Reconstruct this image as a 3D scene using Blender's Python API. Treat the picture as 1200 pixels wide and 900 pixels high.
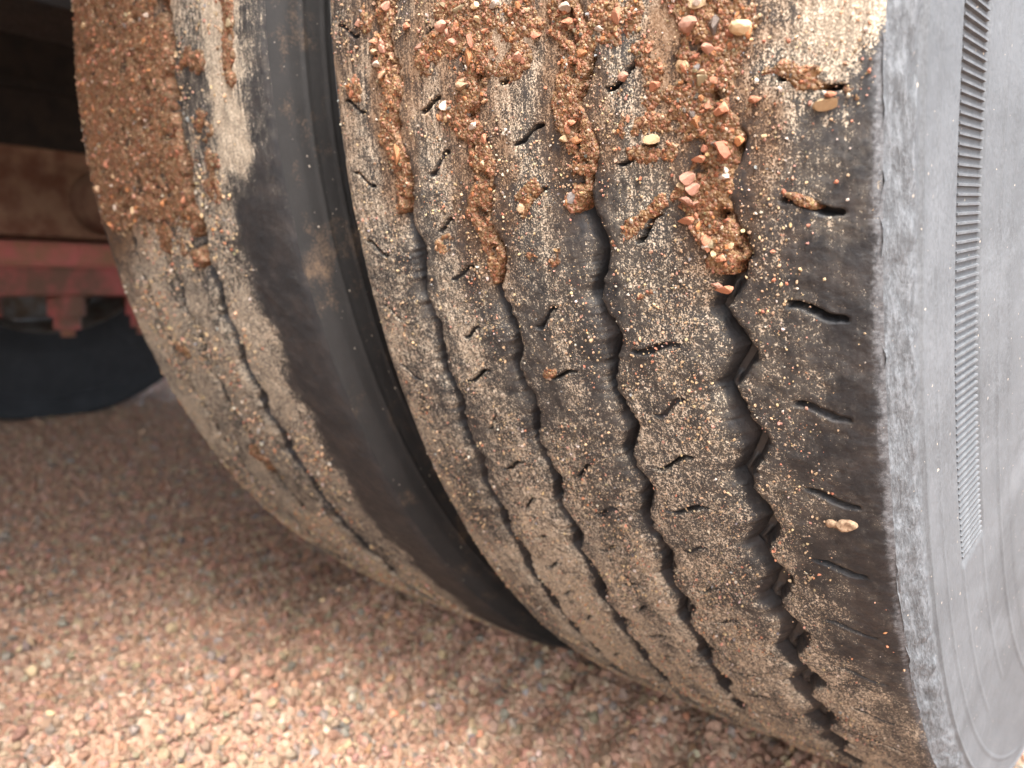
import bpy, bmesh, math, random
import numpy as np
from mathutils import Vector, Matrix

for o in list(bpy.data.objects):
    bpy.data.objects.remove(o)
scene = bpy.context.scene
COL = scene.collection
RNG = np.random.default_rng(7)
random.seed(7)

# ------------------------------------------------------------------ camera
CAM = np.array([0.0706, -0.7229, 0.3388])
YAW, PITCH, ROLL, FPX = 0.7078, 0.1291, 0.0174, 930.49
FW = np.array([-math.sin(YAW)*math.cos(PITCH), math.cos(YAW)*math.cos(PITCH), -math.sin(PITCH)])
_r = np.cross(FW, [0, 0, 1]); _r /= np.linalg.norm(_r); _u = np.cross(_r, FW)
RT = _r*math.cos(ROLL) + _u*math.sin(ROLL)
UP = -_r*math.sin(ROLL) + _u*math.cos(ROLL)
cd = bpy.data.cameras.new('camera'); cam = bpy.data.objects.new('camera', cd); COL.objects.link(cam)
cam.matrix_world = Matrix(((RT[0], UP[0], -FW[0], CAM[0]), (RT[1], UP[1], -FW[1], CAM[1]), (RT[2], UP[2], -FW[2], CAM[2]), (0, 0, 0, 1)))
cd.sensor_width = 36; cd.lens = FPX/1200*36
cd.clip_start = 0.01; cd.clip_end = 1000
cd.dof.use_dof = True; cd.dof.focus_distance = 0.285; cd.dof.aperture_fstop = 10.5
scene.camera = cam

# ------------------------------------------------------------------ world, sun, exposure (bright overcast)
SUN_EL, SUN_AZ = math.radians(57), math.radians(128)     # azimuth clockwise from +Y
w = bpy.data.worlds.new('World'); scene.world = w; w.use_nodes = True
nt = w.node_tree; nt.nodes.clear()
sky = nt.nodes.new('ShaderNodeTexSky'); sky.sky_type = 'NISHITA'; sky.sun_disc = False
sky.sun_elevation = SUN_EL; sky.sun_rotation = SUN_AZ; sky.dust_density = 4.0; sky.air_density = 1.0
hs = nt.nodes.new('ShaderNodeHueSaturation'); hs.inputs['Saturation'].default_value = 0.55
bg = nt.nodes.new('ShaderNodeBackground'); bg.inputs['Strength'].default_value = 0.13
wo = nt.nodes.new('ShaderNodeOutputWorld')
nt.links.new(sky.outputs[0], hs.inputs['Color']); nt.links.new(hs.outputs[0], bg.inputs[0]); nt.links.new(bg.outputs[0], wo.inputs[0])
sd = bpy.data.lights.new('sun', 'SUN'); sun = bpy.data.objects.new('sun', sd); COL.objects.link(sun)
sd.energy = 1.5; sd.angle = math.radians(25); sd.color = (1.0, 0.975, 0.94)
sdir = Vector((math.sin(SUN_AZ)*math.cos(SUN_EL), math.cos(SUN_AZ)*math.cos(SUN_EL), math.sin(SUN_EL)))
sun.rotation_euler = sdir.to_track_quat('Z', 'Y').to_euler(); sun.location = (3, -3, 5)
vs = scene.view_settings
vs.view_transform = 'Standard'; vs.look = 'None'; vs.gamma = 1; vs.use_curve_mapping = False; vs.exposure = 2.68

# ------------------------------------------------------------------ helpers
R, DEFL = 0.5, 0.015
H = R - DEFL

def cyl(px, py, rad=R):
    """photo pixel -> (angle below axle height in degrees, lateral x) on a cylinder of radius rad about the axle"""
    d = FW*FPX + RT*(px-600) + UP*(450-py); d = d/np.linalg.norm(d)
    a = d[1]**2 + d[2]**2; b = 2*(CAM[1]*d[1] + (CAM[2]-H)*d[2]); c = CAM[1]**2 + (CAM[2]-H)**2 - rad**2
    t = (-b - math.sqrt(max(b*b-4*a*c, 0)))/(2*a); P = CAM + t*d
    return math.degrees(math.atan2(H-P[2], -P[1])), P[0]

def gpt(px, py):
    d = FW*FPX + RT*(px-600) + UP*(450-py)
    return CAM + d*(-CAM[2]/d[2])

def _h(i, j, s):
    n = (i.astype(np.int64)*374761393 + j.astype(np.int64)*668265263 + s*1274126177) & 0xffffffff
    n = ((n ^ (n >> 13))*1103515245) & 0xffffffff
    n = ((n ^ (n >> 16))*2246822519) & 0xffffffff
    return ((n ^ (n >> 15)) & 0xffffff)/float(0xffffff)

def vn(x, y, s=0):
    i = np.floor(x); j = np.floor(y); fx = x-i; fy = y-j
    fx = fx*fx*(3-2*fx); fy = fy*fy*(3-2*fy)
    a = _h(i, j, s); b = _h(i+1, j, s); c = _h(i, j+1, s); d = _h(i+1, j+1, s)
    return (a+(b-a)*fx)*(1-fy) + (c+(d-c)*fx)*fy

def fbm(x, y, s=0, o=4):
    t = 0; a = 0.5; n = 0
    for k in range(o):
        t = t + a*vn(x*2**k, y*2**k, s+17*k); n += a; a *= 0.5
    return t/n                                             # 0..1

def smooth(a, b, v):
    t = np.clip((v-a)/(b-a), 0, 1); return t*t*(3-2*t)

def link(o, parent=None):
    COL.objects.link(o)
    if parent is not None: o.parent = parent
    return o

def tag(o, label=None, cat=None, group=None, kind=None):
    if label: o['label'] = label
    if cat: o['category'] = cat
    if group: o['group'] = group
    if kind: o['kind'] = kind
    return o

def mesh_np(name, V, F, mat, parent=None, attrs=None, smooth_=True):
    """V (n,3), F (m,k) arrays -> one mesh object"""
    V = np.ascontiguousarray(V, dtype=np.float32); F = np.ascontiguousarray(F, dtype=np.int32)
    me = bpy.data.meshes.new(name); k = F.shape[1]
    me.vertices.add(len(V)); me.vertices.foreach_set('co', V.ravel())
    me.loops.add(F.size); me.loops.foreach_set('vertex_index', F.ravel())
    me.polygons.add(len(F)); me.polygons.foreach_set('loop_start', np.arange(0, F.size, k, dtype=np.int32))
    me.polygons.foreach_set('use_smooth', np.full(len(F), smooth_))
    for an, av in (attrs or {}).items():
        av = np.ascontiguousarray(av, dtype=np.float32)
        if av.ndim == 2:
            at = me.attributes.new(an, 'FLOAT_VECTOR', 'POINT'); at.data.foreach_set('vector', av.ravel())
        else:
            at = me.attributes.new(an, 'FLOAT', 'POINT'); at.data.foreach_set('value', av)
    me.update(calc_edges=True); me.validate()
    me.materials.append(mat)
    return link(bpy.data.objects.new(name, me), parent)

def grid_faces(n, m, wrap=False):
    i = np.arange(n if wrap else n-1)[:, None]; j = np.arange(m-1)[None]
    i2 = (i+1) % n
    return np.stack([i*m+j, i*m+j+1, i2*m+j+1, i2*m+j], -1).reshape(-1, 4)

def empty(name, loc):
    o = bpy.data.objects.new(name, None); o.location = loc; o.empty_display_size = 0.05
    return link(o)

def bm_obj(name, bm, mat, parent=None, smooth_=False):
    me = bpy.data.meshes.new(name); bm.to_mesh(me); bm.free()
    for p in me.polygons: p.use_smooth = smooth_
    me.materials.append(mat)
    return link(bpy.data.objects.new(name, me), parent)

def box(bm, c, s, bev=0.0, rot=None):
    r = bmesh.ops.create_cube(bm, size=1)
    vs_ = r['verts']
    bmesh.ops.scale(bm, vec=s, verts=vs_)
    if rot is not None: bmesh.ops.rotate(bm, cent=(0, 0, 0), matrix=rot, verts=vs_)
    bmesh.ops.translate(bm, vec=c, verts=vs_)
    if bev:
        es = list({e for v in vs_ for e in v.link_edges})
        bmesh.ops.bevel(bm, geom=es, offset=bev, segments=2, affect='EDGES', profile=0.6)

def cylinder(bm, a, b, r1, r2=None, seg=32, cap=True):
    a = Vector(a); b = Vector(b); d = b-a
    m = Matrix.Translation((a+b)/2) @ d.to_track_quat('Z', 'Y').to_matrix().to_4x4()
    bmesh.ops.create_cone(bm, cap_ends=cap, segments=seg, radius1=r1, radius2=r1 if r2 is None else r2, depth=d.length, matrix=m)

# ------------------------------------------------------------------ materials
class N:
    """small node-graph builder"""
    def __init__(s, name):
        s.m = bpy.data.materials.new(name); s.m.use_nodes = True
        s.t = s.m.node_tree; s.b = s.t.nodes['Principled BSDF']; s.o = s.t.nodes['Material Output']
    def nd(s, ty, **kw):
        n = s.t.nodes.new(ty)
        for k, v in kw.items(): setattr(n, k, v)
        return n
    def put(s, sock, v):
        if isinstance(v, bpy.types.NodeSocket): s.t.links.new(v, sock)
        elif isinstance(v, (tuple, list)) and len(v) == 3 and sock.type == 'RGBA': sock.default_value = (*v, 1)
        else: sock.default_value = v
    def attr(s, name, out='Fac', kind='GEOMETRY'):
        n = s.nd('ShaderNodeAttribute', attribute_name=name, attribute_type=kind); return n.outputs[out]
    def coord(s, out='Object'): return s.nd('ShaderNodeTexCoord').outputs[out]
    def scale(s, v, sc, loc=(0, 0, 0)):
        n = s.nd('ShaderNodeMapping'); s.put(n.inputs['Vector'], v); n.inputs['Scale'].default_value = sc; n.inputs['Location'].default_value = loc
        return n.outputs[0]
    def noise(s, v, sc, det=4, rough=0.55, out='Fac'):
        n = s.nd('ShaderNodeTexNoise'); s.put(n.inputs['Vector'], v); n.inputs['Scale'].default_value = sc
        n.inputs['Detail'].default_value = det; n.inputs['Roughness'].default_value = rough; return n.outputs[out]
    def vor(s, v, sc, out='Distance', feat='F1', rand=1.0):
        n = s.nd('ShaderNodeTexVoronoi', feature=feat); s.put(n.inputs['Vector'], v); n.inputs['Scale'].default_value = sc
        n.inputs['Randomness'].default_value = rand; return n.outputs[out]
    def math(s, op, a, b=0.0, clamp=False):
        n = s.nd('ShaderNodeMath', operation=op, use_clamp=clamp); s.put(n.inputs[0], a); s.put(n.inputs[1], b); return n.outputs[0]
    def mr(s, v, a, b, c=0.0, d=1.0, sm=True):
        n = s.nd('ShaderNodeMapRange', interpolation_type='SMOOTHSTEP' if sm else 'LINEAR')
        s.put(n.inputs[0], v)
        for k, x in zip((1, 2, 3, 4), (a, b, c, d)): s.put(n.inputs[k], x)
        return n.outputs[0]
    def mix(s, f, a, b, bt='MIX'):
        n = s.nd('ShaderNodeMix', data_type='RGBA', blend_type=bt)
        s.put(n.inputs[0], f); s.put(n.inputs[6], a); s.put(n.inputs[7], b); return n.outputs[2]
    def ramp(s, v, stops, const=False):
        n = s.nd('ShaderNodeValToRGB'); s.put(n.inputs[0], v); cr = n.color_ramp
        if const: cr.interpolation = 'CONSTANT'
        while len(cr.elements) < len(stops): cr.elements.new(0.5)
        for e, (p, c) in zip(cr.elements, stops): e.position = p; e.color = (*c, 1)
        return n.outputs[0]
    def bump(s, h, strength=1.0, dist=0.001, nrm=None):
        n = s.nd('ShaderNodeBump'); s.put(n.inputs['Height'], h); n.inputs['Strength'].default_value = strength
        n.inputs['Distance'].default_value = dist
        if nrm is not None: s.put(n.inputs['Normal'], nrm)
        return n.outputs[0]
    def done(s, col, rough=0.7, nrm=None, spec=None, metal=None):
        s.put(s.b.inputs['Base Color'], col); s.put(s.b.inputs['Roughness'], rough)
        if nrm is not None: s.put(s.b.inputs['Normal'], nrm)
        if spec is not None: s.put(s.b.inputs['Specular IOR Level'], spec)
        if metal is not None: s.put(s.b.inputs['Metallic'], metal)
        return s.m

def mat_tread(name, seed, soft=0.0):
    """worn rubber, sand and dry dust caught in its pores; 'dust' and 'brown' say where the dirt has stuck"""
    n = N(name); st = n.attr('st', 'Vector'); dust = n.attr('dust'); brown = n.attr('brown'); streak = n.attr('streak')
    v = n.scale(st, (1, 1, 1), (seed, seed*1.7, 0))
    vs_ = n.scale(st, (0.22, 1.6, 1), (seed, seed*1.7, 0))
    coarse = n.noise(v, 110, 6, 0.68); fine = n.noise(v, 560, 5, 0.72); grain = n.noise(v, 1500, 3, 0.65)
    st_n = n.noise(vs_, 330, 5, 0.65)
    fine2 = n.mix(streak, fine, st_n)
    c1 = n.math('SUBTRACT', coarse, 0.5); f1 = n.math('SUBTRACT', fine2, 0.5); g1 = n.math('SUBTRACT', grain, 0.5)
    dd = n.math('SUBTRACT', dust, 0.5)
    s0 = n.math('ADD', n.math('ADD', n.math('MULTIPLY', c1, 1.3), n.math('MULTIPLY', f1, 1.0)), n.math('MULTIPLY', dd, 1.1))
    film = n.mr(s0, -0.38, 0.24)                             # thin smeared film
    s1 = n.math('ADD', n.math('ADD', n.math('MULTIPLY', f1, 1.25), n.math('MULTIPLY', g1, 1.15)), n.math('ADD', n.math('MULTIPLY', c1, 0.75), n.math('MULTIPLY', dd, 1.0)))
    f = n.mr(s1, 0.0, 0.17)                                 # sand grains caught in the pores
    pale_grain = n.mr(n.math('ADD', g1, n.math('MULTIPLY', f1, 0.7)), -0.05, 0.2)  # dust turns paler where the grain noise is high
    tint = n.noise(v, 40, 3)
    fcol = n.mix(n.mr(tint, 0.35, 0.65), (0.075, 0.072, 0.067), (0.112, 0.10, 0.083))
    fcol = n.mix(brown, fcol, (0.10, 0.055, 0.028))
    dcol = n.mix(n.mr(tint, 0.38, 0.62), (0.215, 0.18, 0.135), (0.275, 0.225, 0.165))
    dcol = n.mix(pale_grain, dcol, (0.70, 0.60, 0.465))
    dcol = n.mix(brown, dcol, (0.19, 0.10, 0.048))
    rub = n.mix(n.mr(n.noise(v, 60, 4, 0.6), 0.4, 0.75), (0.017, 0.0178, 0.0195), (0.036, 0.032, 0.031))
    rub = n.mix(n.math('MULTIPLY', film, 0.85), rub, fcol)
    scuff = n.attr('scuff'); sc = n.mr(n.math('ADD', n.math('ADD', coarse, n.math('MULTIPLY', fine, 0.6)), scuff), 1.12, 1.5)
    rub = n.mix(sc, rub, n.mix(n.mr(fine, 0.35, 0.65), (0.06, 0.062, 0.066), (0.135, 0.14, 0.147)))
    col = n.mix(n.math('MULTIPLY', f, 0.86), rub, dcol)
    rough = n.math('ADD', n.math('MULTIPLY', f, 0.3), n.mr(fine, 0.2, 0.8, 0.5, 0.68))
    hgt = n.math('ADD', n.math('MULTIPLY', f, 0.55), n.math('MULTIPLY', fine, 0.5))
    hgt = n.math('ADD', hgt, n.math('MULTIPLY', n.math('MULTIPLY', grain, f), 0.55))
    nb = n.bump(hgt, 0.9, 0.0009)
    return n.done(col, rough, nb, 0.28)

def mat_sidewall(name, pale, dirt=0.0):
    """side rubber: grey bloom of dust, scuffed shoulder, fine moulded lines"""
    n = N(name); st = n.attr('st', 'Vector'); scuff = n.attr('scuff')
    v = n.scale(st, (1, 1, 1)); vl = n.scale(st, (0.3, 1, 1))
    big = n.noise(v, 22, 5, 0.6); fine = n.noise(v, 700, 4, 0.65); lines = n.noise(vl, 900, 4, 0.6); lump = n.noise(n.scale(st, (0.45, 1.3, 1)), 300, 6, 0.68)
    d = n.math('ADD', n.math('MULTIPLY', big, 0.5), n.math('ADD', n.math('MULTIPLY', fine, 0.55), n.math('MULTIPLY', lines, 0.14)))
    f = n.mr(d, 0.36, 0.78)
    col = n.mix(f, tuple(0.55*p for p in pale), pale)
    sc = n.mr(n.math('ADD', lump, n.math('MULTIPLY', fine, 0.5)), 0.62, 0.95)
    scol = n.mix(sc, tuple(0.66*p for p in pale), tuple(1.3*p for p in pale))
    col = n.mix(scuff, col, scol)
    specks = n.mr(n.noise(v, 420, 1, 0.4), 0.77, 0.80)
    col = n.mix(n.math('MULTIPLY', specks, 0.7), col, (0.42, 0.36, 0.29))
    col = n.mix(n.mr(n.math('ADD', n.noise(v, 14, 6, 0.7), n.math('MULTIPLY', fine, 0.25)), 0.60, 0.85, 0, 0.5), col, tuple(1.45*p for p in pale))
    if dirt: col = n.mix(n.math('MULTIPLY', n.mr(n.math('ADD', n.noise(v, 38, 5, 0.65), n.math('MULTIPLY', fine, 0.4)), 0.72, 0.98), dirt), col, (0.16, 0.105, 0.065))
    h = n.math('ADD', n.math('MULTIPLY', fine, 0.4), n.math('ADD', n.math('MULTIPLY', lines, 0.25), n.math('MULTIPLY', n.math('MULTIPLY', lump, scuff), 5.0)))
    return n.done(col, n.mr(fine, 0.2, 0.8, 0.62, 0.9), n.bump(h, 0.8, 0.0004), 0.3)

def mat_mud(name, tone=1.0):  # the factor scales the mud colour; a low one paints in shade
    n = N(name); v = n.coord()
    big = n.noise(v, 45, 6, 0.7); g = n.vor(v, 950, 'Color'); gd = n.vor(v, 950); fn = n.noise(v, 900, 4, 0.6)
    col = n.mix(n.mr(big, 0.3, 0.7), (0.095*tone, 0.051*tone, 0.021*tone), (0.25*tone, 0.145*tone, 0.068*tone))
    sep = n.nd('ShaderNodeSeparateColor'); n.put(sep.inputs[0], g)
    gr = n.ramp(sep.outputs[0], [(0, (0.10, 0.045, 0.02)), (0.4, (0.19, 0.08, 0.04)), (0.7, (0.26, 0.12, 0.065)), (0.9, (0.32, 0.22, 0.14))], True)
    col = n.mix(n.mr(sep.outputs[1], 0.52, 0.54), col, gr)
    h = n.math('ADD', n.math('MULTIPLY', n.math('SUBTRACT', 0.6, gd), 0.9), n.math('MULTIPLY', fn, 0.7))
    return n.done(col, n.mr(fn, 0.25, 0.75, 0.32, 0.75), n.bump(h, 0.9, 0.0010), 0.45)

def mat_stone(name, c, inst=False):
    n = N(name); v = n.coord()
    if inst: base = n.attr('col', 'Color', 'INSTANCER')
    else:
        rnd = n.nd('ShaderNodeObjectInfo').outputs['Random']
        base = n.mix(rnd, tuple(0.75*x for x in c), tuple(min(1.2*x, .9) for x in c))
    nz = n.noise(v, 3.0 if inst else 500, 4, 0.6)
    col = n.mix(n.mr(nz, 0.36, 0.66, 0.0, 0.72), base, (0.15, 0.08, 0.042)) if not inst else n.mix(n.mr(nz, 0.35, 0.75, 0.0, 0.35), base, (0.16, 0.1, 0.07))
    return n.done(col, 0.55, n.bump(nz, 0.5, 0.15 if inst else 0.0006), 0.4)

def mat_plain(name, c, c2=None, rough=0.7, sc=30, metal=0.0, bump=0.001):
    n = N(name); v = n.coord(); a = n.noise(v, sc, 6, 0.65); b = n.noise(v, sc*9, 4, 0.6)
    col = n.mix(n.mr(a, 0.35, 0.65), c, c2 or tuple(0.6*x for x in c))
    return n.done(col, n.mr(b, 0.2, 0.8, rough-0.1, min(1, rough+0.15)), n.bump(n.math('ADD', a, n.math('MULTIPLY', b, 0.4)), 0.6, bump), 0.4, metal)

M = {}
M['tread_o'] = mat_tread('worn_tread_rubber', 3.1)
M['tread_i'] = mat_tread('muddy_tread_rubber', 8.7)
M['groove'] = mat_plain('clean_groove_rubber', (0.017, 0.018, 0.02), (0.03, 0.03, 0.03), 0.5, 60, bump=0.0004)
M['side_o'] = mat_sidewall('dusty_sidewall_rubber', (0.104, 0.111, 0.118))
M['side_i'] = mat_sidewall('dark_sidewall_rubber', (0.021, 0.020, 0.0195), 0.6)
M['mud'] = mat_mud('wet_red_mud'); M['mud_i'] = mat_mud('smeared_mud_shaded', 0.72)  # inner mud colour darkened, painting in the weaker light there
M['ground'] = None
STONES = {'salmon': (0.50, 0.21, 0.12), 'pink': (0.48, 0.25, 0.18), 'red': (0.34, 0.12, 0.07), 'orange': (0.50, 0.21, 0.08), 'cream': (0.58, 0.42, 0.24),
          'tan': (0.46, 0.31, 0.19), 'grey': (0.24, 0.24, 0.24), 'slate': (0.09, 0.088, 0.086), 'olive': (0.29, 0.25, 0.15), 'white': (0.56, 0.48, 0.40)}
for k, c in STONES.items(): M['st_'+k] = mat_stone(k+'_pebble', c)
M['inst'] = mat_stone('mixed_gravel', None, True)

# ------------------------------------------------------------------ instanced grains (uncountable stuff)
def grain_nodes(mat, sub=1, variants=5):
    ng = bpy.data.node_groups.new('grains', 'GeometryNodeTree')
    ng.interface.new_socket('Geometry', in_out='INPUT', socket_type='NodeSocketGeometry')
    ng.interface.new_socket('Geometry', in_out='OUTPUT', socket_type='NodeSocketGeometry')
    nn, L = ng.nodes, ng.links
    gi = nn.new('NodeGroupInput'); go = nn.new('NodeGroupOutput')
    jg = nn.new('GeometryNodeJoinGeometry')
    for k in range(variants):
        ic = nn.new('GeometryNodeMeshIcoSphere'); ic.inputs['Radius'].default_value = 0.5; ic.inputs['Subdivisions'].default_value = sub
        sp = nn.new('GeometryNodeSetPosition'); nz = nn.new('ShaderNodeTexNoise'); nz.noise_dimensions = '4D'
        nz.inputs['W'].default_value = k*7.3; nz.inputs['Scale'].default_value = 1.7; nz.inputs['Detail'].default_value = 1
        su = nn.new('ShaderNodeVectorMath'); su.operation = 'SUBTRACT'; su.inputs[1].default_value = (0.5, 0.5, 0.5)
        sc = nn.new('ShaderNodeVectorMath'); sc.operation = 'SCALE'; sc.inputs['Scale'].default_value = 0.95
        L.new(nz.outputs['Color'], su.inputs[0]); L.new(su.outputs[0], sc.inputs[0]); L.new(sc.outputs[0], sp.inputs['Offset'])
        L.new(ic.outputs['Mesh'], sp.inputs['Geometry'])
        sm = nn.new('GeometryNodeSetMaterial'); sm.inputs['Material'].default_value = mat
        L.new(sp.outputs[0], sm.inputs[0])
        ss = nn.new('GeometryNodeSetShadeSmooth'); ss.inputs['Shade Smooth'].default_value = sub > 1
        L.new(sm.outputs[0], ss.inputs[0])
        g2 = nn.new('GeometryNodeGeometryToInstance'); L.new(ss.outputs[0], g2.inputs[0]); L.new(g2.outputs[0], jg.inputs[0])
    ip = nn.new('GeometryNodeInstanceOnPoints'); ip.inputs['Pick Instance'].default_value = True
    L.new(gi.outputs[0], ip.inputs['Points']); L.new(jg.outputs[0], ip.inputs['Instance'])
    ri = nn.new('FunctionNodeRandomValue'); ri.data_type = 'INT'
    [i for i in ri.inputs if i.name == 'Min' and i.type == 'INT'][0].default_value = 0
    [i for i in ri.inputs if i.name == 'Max' and i.type == 'INT'][0].default_value = variants-1
    L.new([o for o in ri.outputs if o.type == 'INT'][0], ip.inputs['Instance Index'])
    rr = nn.new('FunctionNodeRandomValue'); rr.data_type = 'FLOAT_VECTOR'
    [i for i in rr.inputs if i.name == 'Max' and i.type == 'VECTOR'][0].default_value = (6.28, 6.28, 6.28)
    rr.inputs['Seed'].default_value = 3
    L.new([o for o in rr.outputs if o.type == 'VECTOR'][0], ip.inputs['Rotation'])
    rs = nn.new('FunctionNodeRandomValue'); rs.data_type = 'FLOAT_VECTOR'; rs.inputs['Seed'].default_value = 9
    [i for i in rs.inputs if i.name == 'Min' and i.type == 'VECTOR'][0].default_value = (0.75, 0.75, 0.55)
    [i for i in rs.inputs if i.name == 'Max' and i.type == 'VECTOR'][0].default_value = (1.25, 1.15, 0.95)
    na = nn.new('GeometryNodeInputNamedAttribute'); na.data_type = 'FLOAT'; na.inputs['Name'].default_value = 'sz'
    vm = nn.new('ShaderNodeVectorMath'); vm.operation = 'SCALE'
    L.new([o for o in rs.outputs if o.type == 'VECTOR'][0], vm.inputs[0]); L.new(na.outputs['Attribute'], vm.inputs['Scale'])
    L.new(vm.outputs[0], ip.inputs['Scale'])
    L.new(ip.outputs[0], go.inputs[0])
    return ng
NG1 = grain_nodes(M['inst'], 1); NG2 = grain_nodes(M['inst'], 2, 7)

def grains(name, P, S, C, ng, parent=None):
    me = bpy.data.meshes.new(name); me.vertices.add(len(P))
    me.vertices.foreach_set('co', np.ascontiguousarray(P, np.float32).ravel())
    a = me.attributes.new('sz', 'FLOAT', 'POINT'); a.data.foreach_set('value', np.ascontiguousarray(S, np.float32))
    c = np.concatenate([C, np.ones((len(C), 1))], 1)
    a = me.attributes.new('col', 'FLOAT_COLOR', 'POINT'); a.data.foreach_set('color', np.ascontiguousarray(c, np.float32).ravel())
    me.materials.append(M['inst'])
    o = link(bpy.data.objects.new(name, me), parent)
    md = o.modifiers.new('grains', 'NODES'); md.node_group = ng
    return tag(o, kind='stuff')

PAL = np.array([STONES[k] for k in ('salmon', 'pink', 'tan', 'cream', 'red', 'grey', 'slate', 'olive', 'white', 'orange')])
def palette(n, wts, pale=0.0):
    wts = np.array(wts, float); wts /= wts.sum()
    c = PAL[RNG.choice(len(PAL), n, p=wts)]
    if pale: c = c*(1-pale)+np.array([0.46, 0.365, 0.295])*pale
    return np.clip(c*RNG.uniform(0.7, 1.25, (n, 1))*RNG.uniform(0.93, 1.07, (n, 3)), 0.02, 0.85)

def stone_mesh(name, mat, seed, sub=2, ang=0.5):
    rs = random.Random(seed); bm = bmesh.new(); bmesh.ops.create_icosphere(bm, subdivisions=sub, radius=0.5)
    planes = [(Vector((rs.gauss(0, 1), rs.gauss(0, 1), rs.gauss(0, 1))).normalized(), rs.uniform(0.15, 0.33)) for _ in range(7)]
    for v in bm.verts:
        for nrm, d in planes:                              # broken, faceted faces
            e = v.co.dot(nrm)-d
            if e > 0: v.co -= nrm*e*0.97
    me = bpy.data.meshes.new(name); bm.to_mesh(me); bm.free(); me.materials.append(mat)
    for p in me.polygons: p.use_smooth = False
    return me
STONE_ME = {k: [stone_mesh('pebble', M['st_'+k], hash(k) % 100 + 31*i) for i in range(4)] for k in ()}
for ki, k in enumerate(STONES): STONE_ME[k] = [stone_mesh('pebble', M['st_'+k], 101*ki+7*i) for i in range(4)]

def pebble(name, kind, loc, size, parent=None, rng=random):
    o = bpy.data.objects.new(name, rng.choice(STONE_ME[kind])); o.location = loc
    o.rotation_euler = (rng.uniform(0, 6.3), rng.uniform(0, 6.3), rng.uniform(0, 6.3))
    o.scale = (size*rng.uniform(0.85, 1.35), size*rng.uniform(0.8, 1.1), size*rng.uniform(0.6, 0.9))
    return link(o, parent)

# ------------------------------------------------------------------ ground
def ground_h(x, y):
    h = (fbm(x*3.1+9, y*3.1+4, 5, 3)-0.5)*0.016
    for x0, x1 in ((-0.95, -0.62), (-0.56, -0.27), (-0.25, 0.02)):          # ribbed ruts left by the wheels, running along Y
        inside = smooth(x0-0.03, x0+0.02, x)*(1-smooth(x1-0.02, x1+0.03, x))
        rut = np.sin((x-x0)/0.052*2*math.pi + 3.4*fbm(x*2, y*4, 8, 2))*0.016*(0.4+1.1*fbm(x*3+5, y*3, 15, 2))
        h = h + inside*rut
    dist = np.hypot(np.maximum(np.abs(x+1.26)-1.30, 0), np.maximum(np.abs(y)-0.16, 0))
    near = np.clip(dist/0.25, 0, 1)
    foot = smooth(0.135, 0.08, np.abs(y))                   # pressed flat under the wheels
    h = h*(0.35+0.65*near)
    h = h - 0.003*foot*((x < 0.05) & (x > -2.6))
    h = h + 0.034*np.exp(-((np.abs(y)-0.205)/0.07)**2)*smooth(0.09, 0.0, x)*smooth(-0.64, -0.53, x)*(0.75+0.5*fbm(x*9, y*9, 12, 3))   # gravel pushed up where the wheels have sunk in
    return h*np.exp(-np.hypot(x, y)/8.0) - 0.003

def graded(lo, hi, near_lo, near_hi, step):
    mid = np.arange(near_lo, near_hi, step)
    out = []; d = step; v = near_hi
    while v < hi: out.append(v); d *= 1.22; v += d
    out.append(hi); neg = []; d = step*1.2; v = near_lo-d
    while v > lo: neg.append(v); d *= 1.22; v -= d
    neg.append(lo)
    return np.array(neg[::-1]+list(mid)+out)

def mat_ground():
    n = N('pink_gravel_ground'); v = n.coord()
    big = n.noise(v, 2.2, 4, 0.6); mid = n.noise(v, 22, 4, 0.6)
    vo = n.vor(v, 190, 'Color'); vd = n.vor(v, 190)
    sep = n.nd('ShaderNodeSeparateColor'); n.put(sep.inputs[0], vo)
    col = n.ramp(sep.outputs[0], [(0, (0.34, 0.20, 0.13)), (0.25, (0.42, 0.25, 0.17)), (0.5, (0.46, 0.30, 0.21)), (0.72, (0.36, 0.27, 0.19)), (0.86, (0.55, 0.45, 0.33)), (0.94, (0.2, 0.19, 0.18))], True)
    col = n.mix(n.mr(mid, 0.35, 0.7, 0, 0.5), col, (0.25, 0.145, 0.09))
    col = n.mix(n.mr(big, 0.3, 0.7, 0.15, 0.5), col, (0.20, 0.125, 0.085))
    h = n.math('SUBTRACT', 0.7, vd)
    return n.done(col, 0.8, n.bump(n.math('ADD', h, mid), 1.0, 0.004), 0.3)
M['ground'] = mat_ground()
gx = graded(-400, 400, -2.7, 0.7, 0.012); gy = graded(-400, 400, -0.85, 1.1, 0.012)
X, Y = np.meshgrid(gx, gy, indexing='ij')
Z = ground_h(X, Y)
gnd = mesh_np('ground', np.stack([X, Y, Z], -1).reshape(-1, 3), grid_faces(len(gx), len(gy))[:, ::-1], M['ground'])
tag(gnd, 'compacted pink gravel yard under the truck', kind='structure')

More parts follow.
